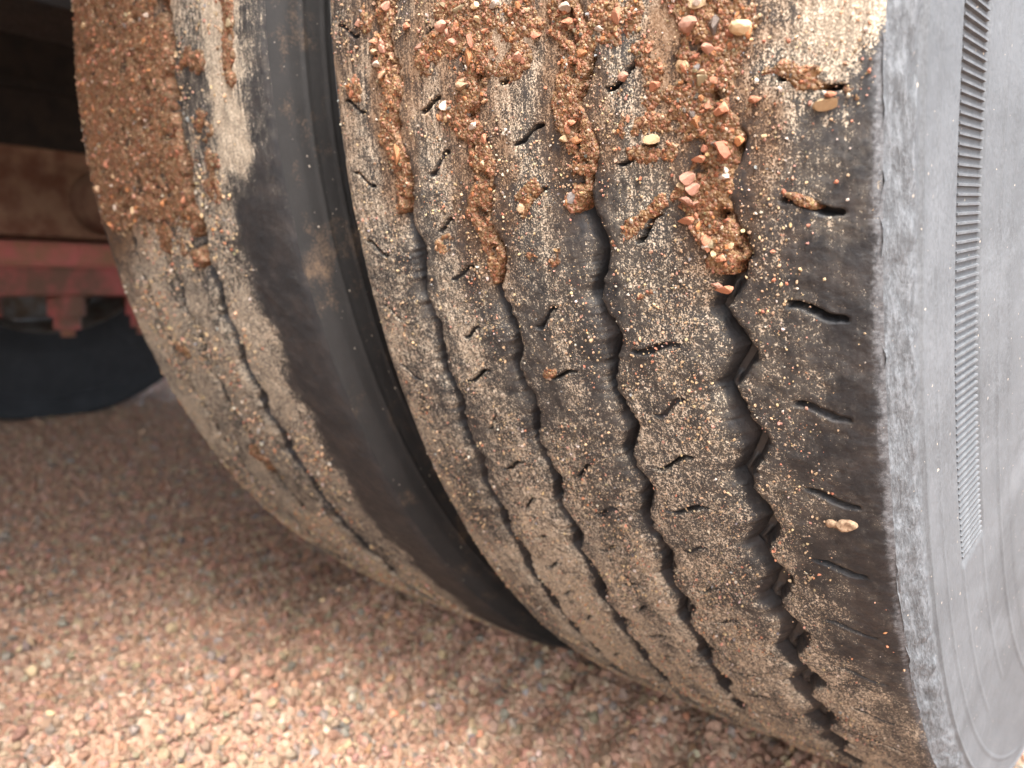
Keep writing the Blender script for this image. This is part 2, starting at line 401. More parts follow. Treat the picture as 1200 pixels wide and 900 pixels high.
def scatter(n, x0, x1, y0, y1, lo, hi):
    x = RNG.uniform(x0, x1, n); y = RNG.uniform(y0, y1, n)
    s = lo*(hi/lo)**(RNG.random(n)**2.8)
    z = ground_h(x, y) + s*RNG.uniform(-0.12, 0.28, n)
    under = (np.abs(y) < 0.13) & (((x < 0.0) & (x > -0.53)) | ((x < -1.97) & (x > -2.52)))
    k = ~under
    return np.stack([x, y, z], -1)[k], s[k]
parts_ = [scatter(78000, -1.05, 0.25, -0.75, 0.0, 0.0026, 0.0098), scatter(38000, -2.0, -0.2, -0.45, 0.55, 0.0034, 0.010),
          scatter(24000, -2.9, -1.0, -0.6, 1.3, 0.006, 0.013), scatter(16000, -0.1, 0.8, -0.7, 1.2, 0.0045, 0.011),
          scatter(9000, -1.6, 0.6, -1.4, -0.7, 0.005, 0.012)]
GP = np.concatenate([a for a, b in parts_]); GS = np.concatenate([b for a, b in parts_])
gw = (30, 24, 17, 7, 5, 5, 1.6, 3, 4, 4)
gr = grains('gravel', GP, GS, palette(len(GP), gw, 0.42)*0.80*np.array([1.0, 0.96, 0.9]), NG2)
tag(gr, 'loose fine pink and tan gravel covering the yard', 'gravel', kind='stuff')

# ------------------------------------------------------------------ wheels
PITCHD = 4.0                                                # zigzag period in degrees

def tri(t):                                                 # triangle wave, -1..1, period 1, +1 at t=0
    f = t-np.floor(t); return np.abs(f*2-1)*2-1

def to_xyz(theta, x, rad, xb):
    a = np.radians(theta); y = -rad*np.cos(a); z = H - rad*np.sin(a)
    zc = np.maximum(z, -0.004 + 0.02*np.clip((R-rad)-0.006, 0, 1))
    return np.stack([x-xb, y, zc], -1)

def theta_rows(lo, hi, step_mm, hi2, step2):
    a = np.concatenate([np.arange(-44, lo-0.05, math.degrees(max(step_mm, 1.6)/1000/R)), np.arange(lo, hi, math.degrees(step_mm/1000/R))]); lo = -44
    b = np.arange(a[-1]+math.degrees(step2/1000/R), hi2, math.degrees(step2/1000/R))
    c = np.arange(b[-1]+0.8, 360+lo-0.4, 0.8)
    return np.concatenate([a, b, c])

def slit(theta, x, th0, x0, x1, rise, width=0.0013):
    """S-shaped sipe: distance-based depth 0..1"""
    t = np.clip((x-x0)/(x1-x0), 0, 1)
    yc = th0 + rise*(smooth(0.12, 0.88, t)-0.5)
    d = np.abs((theta-yc)*math.pi/180*R)
    inx = (x > x0) & (x < x1)
    wv = width*(0.55+0.45*np.sin(math.pi*np.clip(t, 0.06, 0.94)))
    wv = wv*(0.8+0.5*vn(x*900, theta*3, 77))
    return np.where(inx, 1-smooth(wv*0.38, wv*0.72, d), 0)

def build_wheel(spec):
    xR = spec['x_right']; W = spec['W']; xL = xR-W; xb = xR-W/2
    root = empty(spec['name'], (xb, 0, 0)); tag(root, spec['label'], 'wheel', spec.get('group'))
    th = theta_rows(*spec['rows']); n = len(th); dx = spec['dx']; sd_ = spec['seed']
    G = spec['grooves']                                     # (xc, width, zig amplitude)
    def crown(x):
        t = (x-xb)/(W/2); return 0.0012*t**2 + 0.0024*np.abs(t)**7 + 0.0016*np.abs(t)**40
    jag = spec['jag']
    def edges(g, i):
        xc, wd, am = g; wd = wd*(1+spec.get('widen', 0)*smooth(22, 42, th)); ph = (th-spec['phase'])/PITCHD
        ph = ph+0.34*(fbm(th*0.35, th*0+i*3, sd_+70, 3)-0.5); zz = tri(ph); zr = np.clip(zz*1.25, -1, 1)
        j1 = (fbm(th*2.3, th*0+i, sd_+i, 3)-0.5)*jag; j2 = (fbm(th*2.9, th*0+i+40, sd_+i+9, 3)-0.5)*jag
        l = xc-wd/2+am*0.72*zr+j1; r = xc+wd/2+am*zr+j2
        bl = xc-wd*0.08+am*1.05*zz; br = xc+wd*0.22+am*1.0*zz
        return l, r, np.maximum(bl, l+0.0006), np.minimum(br, r-0.0004)
    ED = [edges(g, i) for i, g in enumerate(G)]
    K = len(G); mt = spec['mat']; D = spec['depth']
    for k in range(K+1):
        left = np.full(n, xL) if k == 0 else ED[k-1][1]
        right = np.full(n, xR) if k == K else ED[k][0]
        wid = float(np.mean(right-left)); m = max(6, int(wid/dx))
        u = np.linspace(0, 1, m)
        xt = left[:, None]+(right-left)[:, None]*u[None]
        ht = np.zeros_like(xt)
        TH = np.repeat(th[:, None], m, 1)
        rel = np.minimum(xt-left[:, None], right[:, None]-xt)
        if k not in (0, K) or True:
            el = (xt-left[:, None]) if k > 0 else np.full_like(xt, 1)
            er = (right[:, None]-xt) if k < K else np.full_like(xt, 1)
            edge = np.minimum(el, er); ht = ht - 0.0009*np.exp(-edge/0.0011)
            if k < K: ht = ht - spec['roll']*np.exp(-er/0.0048)   # trailing edge worn round
        s_mm = TH*math.pi/180*R
        fine_zone = (TH < 85)
        ht = ht + fine_zone*((fbm(s_mm*260, xt*260, sd_+3, 3)-0.5)*0.0007 + (fbm(s_mm*45, xt*45, sd_+5, 3)-0.5)*0.0011)
        sl = np.zeros_like(xt)
        for (kk, t0, a, b, rise, wdt) in spec['sipes']:
            if kk != k: continue
            rows_ = np.where((th > t0-2) & (th < t0+2))[0]
            if len(rows_) == 0: continue
            q = slice(rows_[0], rows_[-1]+1)
            sl[q] = np.maximum(sl[q], slit(TH[q], xt[q], t0, a, b, rise, wdt))
        ht = ht - 0.0060*sl*np.clip(fbm(s_mm*60, xt*60, sd_+44, 2)*2.2-0.25, 0.12, 1)
        dust = spec['dust'](TH, xt, k); brown = spec['brown'](TH, xt, k)
        dust = dust*(1-np.clip(sl*1.5, 0, 1))
        cols_x = [xt]; cols_h = [ht]; cols_d = [dust]; cols_b = [brown]
        nw = spec['wall']
        if k > 0:
            t = np.linspace(0, 1, nw, endpoint=False)[None]
            bx = ED[k-1][3][:, None]; wx = bx+(left[:, None]-bx)*t**1.3; wh = -D+(ht[:, :1]+D)*t
            cols_x.insert(0, wx); cols_h.insert(0, wh); cols_d.insert(0, 0.05+(dust[:, :1]-0.05)*t**4); cols_b.insert(0, brown[:, :1]*t)
        if k < K:
            t = np.linspace(1, 0, nw+1)[None, 1:]
            bx = ED[k][2][:, None]; wx = bx+(right[:, None]-bx)*t**1.0; wh = -D+(ht[:, -1:]+D)*t**0.85
            wh = wh+(fbm(wx*150, th[:, None]*1.2+t, sd_+31, 2)-0.5)*0.0005
            cols_x.append(wx); cols_h.append(wh); cols_d.append(0.08+(dust[:, -1:]-0.08)*t**(2.2+2.5*smooth(22, 40, th)[:, None])); cols_b.append(brown[:, -1:]*t)
        xx = np.concatenate(cols_x, 1); hh = np.concatenate(cols_h, 1); dd = np.concatenate(cols_d, 1); bb = np.concatenate(cols_b, 1)
        m2 = xx.shape[1]; TT = np.repeat(th[:, None], m2, 1)
        V = to_xyz(TT, xx, R-crown(xx)+hh, xb).reshape(-1, 3)
        st = np.stack([TT*math.pi/180*R, xx, hh*1.5], -1).reshape(-1, 3)
        strk = (spec['streak'](TT, xx)).ravel()
        o = mesh_np('tread_rib', V, grid_faces(n, m2, True), mt, root, {'st': st, 'dust': dd.ravel(), 'brown': bb.ravel(), 'streak': strk, 'scuff': (smooth(-0.007, 0.001, xx-xR)*(k == K and spec.get('scuff', 1) > 0)).ravel()*0.8})
        if spec.get('rib_labels'): o['label'] = spec['rib_labels'][k]
    for i, g in enumerate(G):                               # groove floors with small stone-ejector ridges
        l, r, bl, br = ED[i]; t = np.linspace(-0.35, 1.35, 7)[None]
        xx = bl[:, None]+(br-bl)[:, None]*t; TT = np.repeat(th[:, None], 7, 1)
        hh = -D-0.0004+0.0022*np.exp(-((t-0.55)/0.22)**2)*smooth(-0.1, 0.5, tri((TT-spec['phase'])/PITCHD*2+0.2))
        mesh_np('groove_floor', to_xyz(TT, xx, R-crown(xx)+hh, xb).reshape(-1, 3), grid_faces(n, 7, True), M['groove'], root)
    # sidewalls
    thS = np.concatenate([np.arange(-34, 86, 0.2), np.arange(86.6, 325.7, 0.8)]); nS = len(thS)
    for side in (1, -1):
        prof = np.array(spec['profile'])
        rr = np.concatenate([np.linspace(0.4953, 0.478, 26, endpoint=False), np.linspace(0.478, 0.405, 74, endpoint=False), np.linspace(0.405, 0.288, 24)])
        off = np.interp(rr, prof[::-1, 1], prof[::-1, 0]); kern = np.array([1, 2, 3, 2, 1])/9
        off = np.convolve(np.pad(off, 2, mode='edge'), kern, 'valid')
        TT = np.repeat(thS[:, None], len(rr), 1); RR = np.repeat(rr[None], nS, 0); OO = np.repeat(off[None], nS, 0)
        sc = smooth(0.4795, 0.484, RR)*spec.get('scuff', 1)
        s_ = TT*math.pi/180*R
        if side == spec['detail_side']:
            OO = OO + sc*(fbm(s_*110, RR*200, sd_+21, 4)-0.5)*0.0030*spec.get('scuff', 1) + (fbm(s_*400, RR*400, sd_+22, 2)-0.5)*0.00022
            for rc, wv, hv in spec['lines']: OO = OO + hv*np.exp(-((RR-rc)/wv)**2)
            b0, b1, tmax = spec['band']
            inb = smooth(b0-0.0008, b0, RR)*(1-smooth(b1, b1+0.0008, RR))*(1-smooth(tmax, tmax+0.5, TT))*(TT > -40)
            OO = OO - 0.0011*inb
            for rc in (b0+0.001, b1+0.001):
                OO = OO + 0.0004*np.exp(-((RR-rc)/0.0009)**2)*smooth(tmax, tmax+0.3, TT)*(1-smooth(52, 54, TT))
        bul = 0.003*np.exp(-((TT-90)/24)**2)*np.exp(-((RR-0.42)/0.05)**2); OO = OO+bul
        xe = (xR if side > 0 else xL) + side*(OO-spec['tuck'])
        V = to_xyz(TT, xe, RR, xb)
        zmin = -0.003+np.clip(R-RR, 0, 0.05)*0.12
        V[..., 2] = np.maximum(V[..., 2], zmin)
        F = grid_faces(nS, len(rr), True)
        if side > 0: F = F[:, ::-1]
        st = np.stack([s_, RR, OO*2], -1).reshape(-1, 3)
        sw = mesh_np('sidewall', V.reshape(-1, 3), F, spec['side_mat'], root, {'st': st, 'scuff': sc.ravel()})
        if spec.get('side_labels'): sw['label'] = spec['side_labels'][0 if side > 0 else 1]
        if side == spec['detail_side'] and spec.get('serration'):
            b0, b1, tmax = spec['band']
            rc = (b0+b1)/2; o_in = np.interp(b0, rr[::-1], off[::-1]); o_out = np.interp(b1, rr[::-1], off[::-1])
            bm = bmesh.new(); hw = 0.00075; dt = spec['serration']
            A = Vector((o_out, -b1, 0)); B = Vector((o_in, -b0, -0.0035))      # slanting bar
            d = (B-A); L_ = d.length
            vs_ = []
            for (P, ew) in ((A, 1.0), (B, 1.0)):
                for zz, up in ((-hw, -0.0015), (-hw*0.5, 0.0), (hw*0.5, 0.0), (hw, -0.0015)):
                    vs_.append(bm.verts.new(P+Vector((up, 0, zz))))
            for q in range(3): bm.faces.new((vs_[q], vs_[q+1], vs_[4+q+1], vs_[4+q]))
            bm.faces.new(vs_[0:4]); bm.faces.new(vs_[7:3:-1])
            bmesh.ops.recalc_face_normals(bm, faces=bm.faces[:])
            me = bpy.data.meshes.new('serration_bar'); bm.to_mesh(me); bm.free(); me.materials.append(M['bar'])
            t = -33.0
            while t < tmax:
                b = bpy.data.objects.new('serration_bar', me); link(b, sw)
                b.location = (xR-xb-spec['tuck'], 0, H); b.rotation_euler = (math.radians(t), 0, 0); t += dt
    # steel rim inside the tyre
    pr = [(-0.115, 0.296), (-0.118, 0.287), (-0.10, 0.282), (-0.08, 0.265), (0.07, 0.265), (0.10, 0.282), (0.118, 0.287), (0.115, 0.296)]
    bm = bmesh.new(); rings = []
    for a in range(72):
        an = a/72*2*math.pi
        rings.append([bm.verts.new((px_, -q*math.cos(an), H+q*math.sin(an))) for px_, q in pr])
    for a in range(72):
        r0, r1 = rings[a], rings[(a+1) % 72]
        for q in range(len(pr)-1): bm.faces.new((r0[q], r0[q+1], r1[q+1], r1[q]))
    bm_obj('rim', bm, M['steel'], root, True)
    bm = bmesh.new(); cylinder(bm, (0.03*spec['disc'], 0, H), (0.042*spec['disc'], 0, H), 0.264, 0.264, 64)
    for a in range(10):
        an = a/10*2*math.pi
        cylinder(bm, (0.03*spec['disc'], 0.14*math.cos(an), H+0.14*math.sin(an)), (0.075*spec['disc'], 0.14*math.cos(an), H+0.14*math.sin(an)), 0.016, None, 6)
    bm_obj('wheel_disc', bm, M['steel'], root)
    root['_xb'] = xb
    return root, xb, crown

M['steel'] = mat_plain('dull_steel', (0.16, 0.155, 0.15), (0.09, 0.06, 0.04), 0.6, 25, 0.5)
M['bar'] = mat_plain('serration_rubber', (0.096, 0.102, 0.108), (0.07, 0.074, 0.079), 0.6, 200, bump=0.0003)

PROFILE = [(-0.0015, 0.4988), (-0.0006, 0.495), (0.0045, 0.486), (0.0062, 0.478), (0.0072, 0.468), (0.0092, 0.452), (0.0125, 0.43), (0.0175, 0.405), (0.0215, 0.38), (0.0225, 0.36), (0.019, 0.335), (0.009, 0.31), (0.0, 0.288)]

# --- outer wheel: where dirt sits on its tread
def dust_outer(T, x, k):
    s = T*math.pi/180*R
    d = 0.53+0.34*(fbm(s*34, x*34, 51, 5)-0.5)+0.42*(fbm(s*13, x*75, 53, 5)-0.5)
    d = d + 0.10*smooth(26, 40, T) + 0.10*smooth(16, 8, T)
    if k == 4:
        wob = (fbm(s*70, x*70, 61, 5)-0.5)*0.030 + (fbm(s*16, x*16, 63, 2)-0.5)*0.016
        clean = smooth(-0.029, -0.004, x+wob)*smooth(8.5, 13, T+x*0+250*(x+0.012)+(fbm(s*40, x*40, 64, 3)-0.5)*6)
        d = d - 0.05*smooth(12, 20, T)*(1-smooth(30, 42, T)) - 0.35*clean*(1-0.3*smooth(30, 44, T))
        smear = smooth(11.5, 9.0, T+220*(x+0.004)*0+(fbm(s*30, x*90, 66, 3)-0.5)*5)*smooth(-0.026, -0.012, x+wob)
        d = d + 0.24*smear*(0.1+1.5*(fbm(s*25, x*240, 67, 4)))
    if k == 3: d = d - 0.04*smooth(18, 24, T)*(1-smooth(28, 34, T))
    return np.where(T > 85, 0.55, d)
def brown_outer(T, x, k):
    s = T*math.pi/180*R
    b = smooth(17, 3, T)*smooth(-0.05, -0.17, x)*1.3*fbm(s*30, x*60, 71, 4)
    for xc, end, hw in ((-0.1965, 14.6, 0.010), (-0.1490, 17.9, 0.012), (-0.1010, 14.9, 0.012), (-0.0500, 17.2, 0.016)):
        q = np.abs(x-xc)/hw+(fbm(s*60, x*60, 73, 4)-0.5)*1.6     # mud stain spreading out of the packed grooves
        b = np.maximum(b, smooth(1.75, 0.9, q)*smooth(end+1.5, end-3, T)*0.75)
    return np.clip(b, 0, 1)
sip = []
r_ = random.Random(5)
for i in range(-6, 16):                                     # outer shoulder rib: slits drop outward
    t0 = 18.1+3.93*i+r_.uniform(-.1, .1); sip.append((4, t0, -0.0275, -0.0100, 0.52, 0.0023 if 12 < t0 < 32 else 0.0015))
for kk, xc, off, wd in ((3, -0.0757, 20.0, 0.0185), (2, -0.1235, 18.9, 0.0165), (1, -0.170, 19.6, 0.016)):
    for i in range(-8, 18):
        t0 = off+2.72*i+r_.uniform(-.22, .22); hw = wd/2*r_.uniform(0.55, 1.08); xo = xc+r_.uniform(-.003, .003)
        if r_.random() < 0.12: continue
        sip.append((kk, t0, xo-hw, xo+hw, -0.72+r_.uniform(-.3, .3), r_.uniform(0.0012, 0.0020) if t0 < 30 else 0.0013))
for i in range(-5, 16):
    t0 = 15.4+3.6*i; sip.append((0, t0, -0.2275, -0.213, 0.75, 0.0012))
outer, xb_o, crown_o = build_wheel(dict(
    name='truck_wheel', label='worn muddy outer truck tyre with sand-dusted zigzag tread and grey sidewall', group='dual wheels on the near end of the axle',
    x_right=0.0, W=0.236, rows=(-7, 52, 0.5, 80, 1.0), dx=0.0009, seed=11, phase=19.8, widen=0.45, jag=0.0034, depth=0.0080, wall=9, roll=0.0020,
    grooves=[(-0.1935, 0.0075, 0.0020), (-0.1465, 0.0068, 0.0025), (-0.0975, 0.0068, 0.0030), (-0.0475, 0.0098, 0.0042)],
    sipes=sip, dust=dust_outer, brown=brown_outer, streak=lambda T, x: 0.28+0.52*smooth(20, 4, T), mat=M['tread_o'], side_mat=M['side_o'],
    profile=PROFILE, tuck=0.0, detail_side=1, disc=1,
    lines=[(0.4795, 0.0008, 0.0012), (0.4665, 0.0007, 0.0006), (0.4150, 0.0009, 0.0006)], band=(0.4310, 0.4500, 34.5), serration=0.40,
    rib_labels=['inner shoulder rib next to the other tyre', 'sand-dusted rib second from the inner shoulder', 'sand-dusted middle rib', 'sand-dusted rib beside the widest groove', 'wide outer shoulder rib with a dark wiped edge'],
    side_labels=['pale grey dusty outer sidewall with serrated band', 'hidden dark inner sidewall']))

# --- inner wheel
XI = -0.287; WI = 0.226
def dust_inner(T, x, k):
    s = T*math.pi/180*R; xr = x-XI
    wob = (fbm(s*55, x*55, 81, 5)-0.5)*0.034
    lim = -0.016-0.025*smooth(8.5, 13, T+(fbm(s*30, x*30, 82, 3)-0.5)*4)+0.012*smooth(30, 42, T)
    clean = smooth(lim-0.014, lim+0.010, xr+wob*0.7)
    d = 0.62+0.55*(fbm(s*22, x*22, 83, 4)-0.5)
    d = d+0.26*smooth(17, 7, T)*smooth(-0.052, -0.042, xr+wob*0.4)-0.12*smooth(14, 8, T)*smooth(-0.046, -0.06, xr)
    return np.where(T > 85, 0.6, d-0.56*clean)
def brown_inner(T, x, k):
    s = T*math.pi/180*R
    return np.clip(smooth(20, 10, T+(x+0.45)*60+(fbm(s*20, x*20, 84, 3)-0.5)*10)*smooth(XI-0.06, XI-0.12, x), 0, 1)
inner, xb_i, crown_i = build_wheel(dict(
    name='truck_wheel', label='inner truck tyre caked in red-brown mud, half hidden behind the worn outer tyre', group='dual wheels on the near end of the axle',
    x_right=XI, W=WI, rows=(-7, 60, 1.1, 80, 1.6), dx=0.0016, seed=23, phase=18.0, widen=0.35, jag=0.005, depth=0.010, wall=5, roll=0.0015,
    grooves=[(XI-0.180, 0.007, 0.002), (XI-0.135, 0.007, 0.0024), (XI-0.089, 0.0115, 0.0026)], sipes=[], dust=dust_inner, brown=brown_inner,
    streak=lambda T, x: smooth(16, 8, T)*0.6, mat=M['tread_i'], side_mat=M['side_i'], profile=PROFILE, tuck=0.0, detail_side=1, disc=-1,
    lines=[(0.478, 0.0014, 0.0009), (0.466, 0.0012, 0.0010), (0.452, 0.001, 0.0008), (0.44, 0.0012, 0.0009), (0.425, 0.0014, 0.0012)], band=(0.43, 0.45, -20.0), scuff=0.0))
M['side_f'] = mat_sidewall('far_sidewall_rubber', (0.022, 0.024, 0.028))

# ------------------------------------------------------------------ caked mud
def biggest(F):
    ids, inv = np.unique(F, return_inverse=True); inv = inv.reshape(F.shape); lab = np.arange(len(ids))
    while True:
        mn = lab[inv].min(1); new = lab.copy()
        np.minimum.at(new, inv.ravel(), np.repeat(mn, F.shape[1]))
        if (new == lab).all(): break
        lab = new
    v, c = np.unique(lab[inv[:, 0]], return_counts=True)
    return F[lab[inv[:, 0]] == v[c.argmax()]]

def mud_layer(root, xb, crown, feats, t_rng, x_rng, res, seed, mat, thick):
    """feats: list of (part name, T(theta, x)) ; T > 0 where mud sits. One part for each feature."""
    th = np.arange(t_rng[0], t_rng[1], math.degrees(res/R)); xs = np.arange(x_rng[0], x_rng[1], res)
    TT, XX = np.meshgrid(th, xs, indexing='ij'); s = TT*math.pi/180*R
    nz = (fbm(s*75, XX*75, seed, 5)-0.5); nf = (fbm(s*330, XX*330, seed+2, 3)-0.5)
    stack = np.stack([f(TT, XX, s) for _, f in feats])-3.0*smooth(-26, -38, TT+(fbm(XX*45, s*10, seed+33, 3)-0.5)*14)
    nr = fbm(s*170, XX*170, seed+8, 4)-0.5
    T = stack.max(0)+nz*2.0+nr*2.0+nf*0.7; own = stack.argmax(0)
    lump = fbm(s*190, XX*190, seed+5, 5); crumb = vn(s*620, XX*620, seed+6)*0.6+vn(s*1100, XX*1100, seed+7)*0.4
    flat = np.clip(T/0.35, 0, 1)**0.7
    hh = np.where(T > 0, flat*(thick*(0.2+1.0*lump)+(crumb-0.5)*0.0014), 0.022*T)
    hh = np.where((lump < 0.36) & (T > 0), hh-0.05*(0.36-lump), hh)      # pits where crumbs have fallen out
    hh = np.maximum(hh, -0.0105)-0.0002
    V = to_xyz(TT, XX, R-crown(XX)+hh, xb).reshape(-1, 3); n, m = TT.shape
    F = grid_faces(n, m); keep = (T.ravel()[F] > -0.42).any(1); F = F[keep]; fo = own.ravel()[F[:, 0]]
    objs = []
    for i, (nm, _) in enumerate(feats):
        f = F[fo == i]
        if len(f) < 12: objs.append(None); continue
        if nm == 'mud_patch': f = biggest(f)
        ids, inv = np.unique(f, return_inverse=True)
        objs.append(mesh_np(nm, V[ids], inv.reshape(-1, 4), mat, root))
    return objs, TT, XX, T, own, hh

def strip(xc, end, w0, w1, tip=1.6, zig=0.003, ph=19.8, seed=0):
    def f(T, x, s):
        hw = (w0+(w1-w0)*smooth(-4, end, T))*(0.55+1.0*fbm(s*26, s*0+seed, seed+90, 4))
        c = xc+zig*tri((T-ph)/PITCHD)
        return 1-((x-c)/hw)**2-3.0*smooth(end-tip, end+tip*0.3, T)
    return f
def blob(px, py, a_mm, b_mm=None, ang=0.0, rad=R):
    t0, x0 = cyl(px, py, rad); a = a_mm/1000; b = (b_mm or a_mm)/1000
    def f(T, x, s):
        du = x-x0; dv = (T-t0)*math.pi/180*R; ca, sa = math.cos(ang), math.sin(ang)
        p = (du*ca+dv*sa)/a; q = (-du*sa+dv*ca)/b
        return np.maximum(0.75*(1-(p*p+q*q)), -1.6)
    return f

featsO = [('caked_mud', strip(-0.1965, 14.6, 0.0115, 0.0055, seed=1)), ('caked_mud', strip(-0.1490, 17.9, 0.0145, 0.0050, seed=2)),
          ('caked_mud', strip(-0.1010, 14.9, 0.0140, 0.0050, seed=3)), ('caked_mud', strip(-0.0500, 17.2, 0.0155, 0.0085, seed=4, zig=0.004)),
          ('mud_patch', blob(760, 85, 11, 9)), ('mud_patch', blob(765, 165, 11, 7, 0.3)), ('mud_patch', blob(745, 262, 11, 3.2, -0.55)),
          ('mud_patch', blob(762, 343, 7, 1.8, -0.45)), ('mud_patch', blob(618, 232, 8, 4, -0.6)), ('mud_patch', blob(940, 92, 14, 3.4, 0.4)), ('mud_patch', blob(978, 112, 5, 3)),
          ('mud_patch', blob(936, 235, 5, 1.8, 0.5)), ('mud_patch', blob(655, 300, 7, 2.4, -0.7)), ('mud_patch', blob(505, 62, 9, 7, -0.5)), ('mud_patch', blob(615, 15, 14, 8)),
          ('mud_patch', blob(600, 75, 9, 5, -0.6)), ('mud_patch', blob(725, 15, 10, 8)), ('mud_patch', blob(520, 285, 6, 3, -0.5)), ('mud_patch', blob(560, 120, 8, 5)),
          ('mud_patch', blob(412, 105, 5, 6)), ('mud_patch', blob(535, 10, 14, 7)), ('mud_patch', blob(520, 130, 5, 4)), ('mud_patch', blob(425, 20, 5, 8)), ('mud_patch', blob(645, 438, 4, 1.6, -0.4)),
          ('mud_patch', blob(625, 300, 3, 2))]
objsO, TTo, XXo, To, ownO, hO = mud_layer(outer, xb_o, crown_o, featsO, (-40, 22), (-0.232, -0.002), 0.0007, 201, M['mud'], 0.0009)

M['clod'] = mat_plain('dry_pale_clod', (0.36, 0.25, 0.16), (0.20, 0.13, 0.08), 0.9, 300, bump=0.002)
clod = mud_layer(outer, xb_o, crown_o, [('mud_patch', blob(985, 617, 4.2, 2.2))], (25, 31), (-0.032, -0.002), 0.0005, 219, M['clod'], 0.0026)[0][0]
if clod: clod['label'] = 'dry pale clod stuck on the dark shoulder rib'

def inner_cake(T, x, s):
    xr = x-XI
    low = 15.5+(fbm(s*0+3, x*30, 301, 3)-0.5)*9-smooth(-0.10, -0.075, xr)*4
    t = 0.62-2.4*smooth(low-3, low+3, T)-2.6*smooth(-0.094, -0.082, xr)-1.5*smooth(-0.212, -0.222, xr)
    return t
featsI = [('caked_mud', inner_cake), ('mud_patch', blob(226, 72, 14, 7)), ('mud_patch', blob(240, 145, 10, 9)), ('mud_patch', blob(250, 190, 7, 7)), ('mud_patch', blob(248, 218, 10, 7)),
          ('mud_patch', blob(225, 255, 9, 10)), ('mud_patch', blob(232, 300, 6, 6)), ('mud_patch', blob(265, 40, 6, 22)), ('mud_patch', blob(310, 540, 14, 5, .8)), ('mud_patch', blob(215, 410, 10, 6))]
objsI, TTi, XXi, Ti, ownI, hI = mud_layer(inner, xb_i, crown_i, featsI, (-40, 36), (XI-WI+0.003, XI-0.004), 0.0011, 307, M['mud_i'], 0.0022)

def stick(objs, TT, XX, T, own, hh, xb, crown, n, lo, hi, wts, rng, only=None, bias=None, trange=None):
    """single stones bedded in the mud, each a sub-part of the lump that holds it"""
    p = (np.clip(T-0.05, 0, 0.6)).ravel()
    if trange: p = p*((TT.ravel() > trange[0]) & (TT.ravel() < trange[1]))
    if only is not None: p = p*np.isin(own.ravel(), only)
    if bias is not None: p = p*bias(TT.ravel(), XX.ravel())
    p = p/p.sum(); idx = np.random.default_rng(rng).choice(len(p), n, p=p, replace=False)
    rr = random.Random(rng); names = list(wts); ww = [wts[k] for k in names]; c = 0
    for i in idx:
        ow = objs[own.ravel()[i]]
        if ow is None: continue
        t = TT.ravel()[i]; x = XX.ravel()[i]; s = lo*(hi/lo)**(rr.random()**1.9)
        q = to_xyz(np.array(t), np.array(x), R-float(crown(x))+hh.ravel()[i]+s*rr.uniform(-0.2, 0.10), xb)
        pebble('pebble', rr.choices(names, ww)[0], tuple(float(v) for v in q), s, ow, rr); c += 1
W_ST = dict(salmon=30, pink=18, red=12, orange=13, cream=6, tan=12, grey=4, slate=3, olive=6, white=3)
stick(objsO, TTo, XXo, To, ownO, hO, xb_o, crown_o, 140, 0.0022, 0.0066, W_ST, 41, only=[3], trange=(-5, 20))
stick(objsO, TTo, XXo, To, ownO, hO, xb_o, crown_o, 110, 0.0020, 0.0056, W_ST, 42, only=[0, 1, 2], trange=(-5, 20))
stick(objsO, TTo, XXo, To, ownO, hO, xb_o, crown_o, 55, 0.0024, 0.0056, W_ST, 43, only=list(range(4, len(featsO))), trange=(-5, 20))
stick(objsI, TTi, XXi, Ti, ownI, hI, xb_i, crown_i, 150, 0.0026, 0.0058, W_ST, 44, trange=(-2, 30))

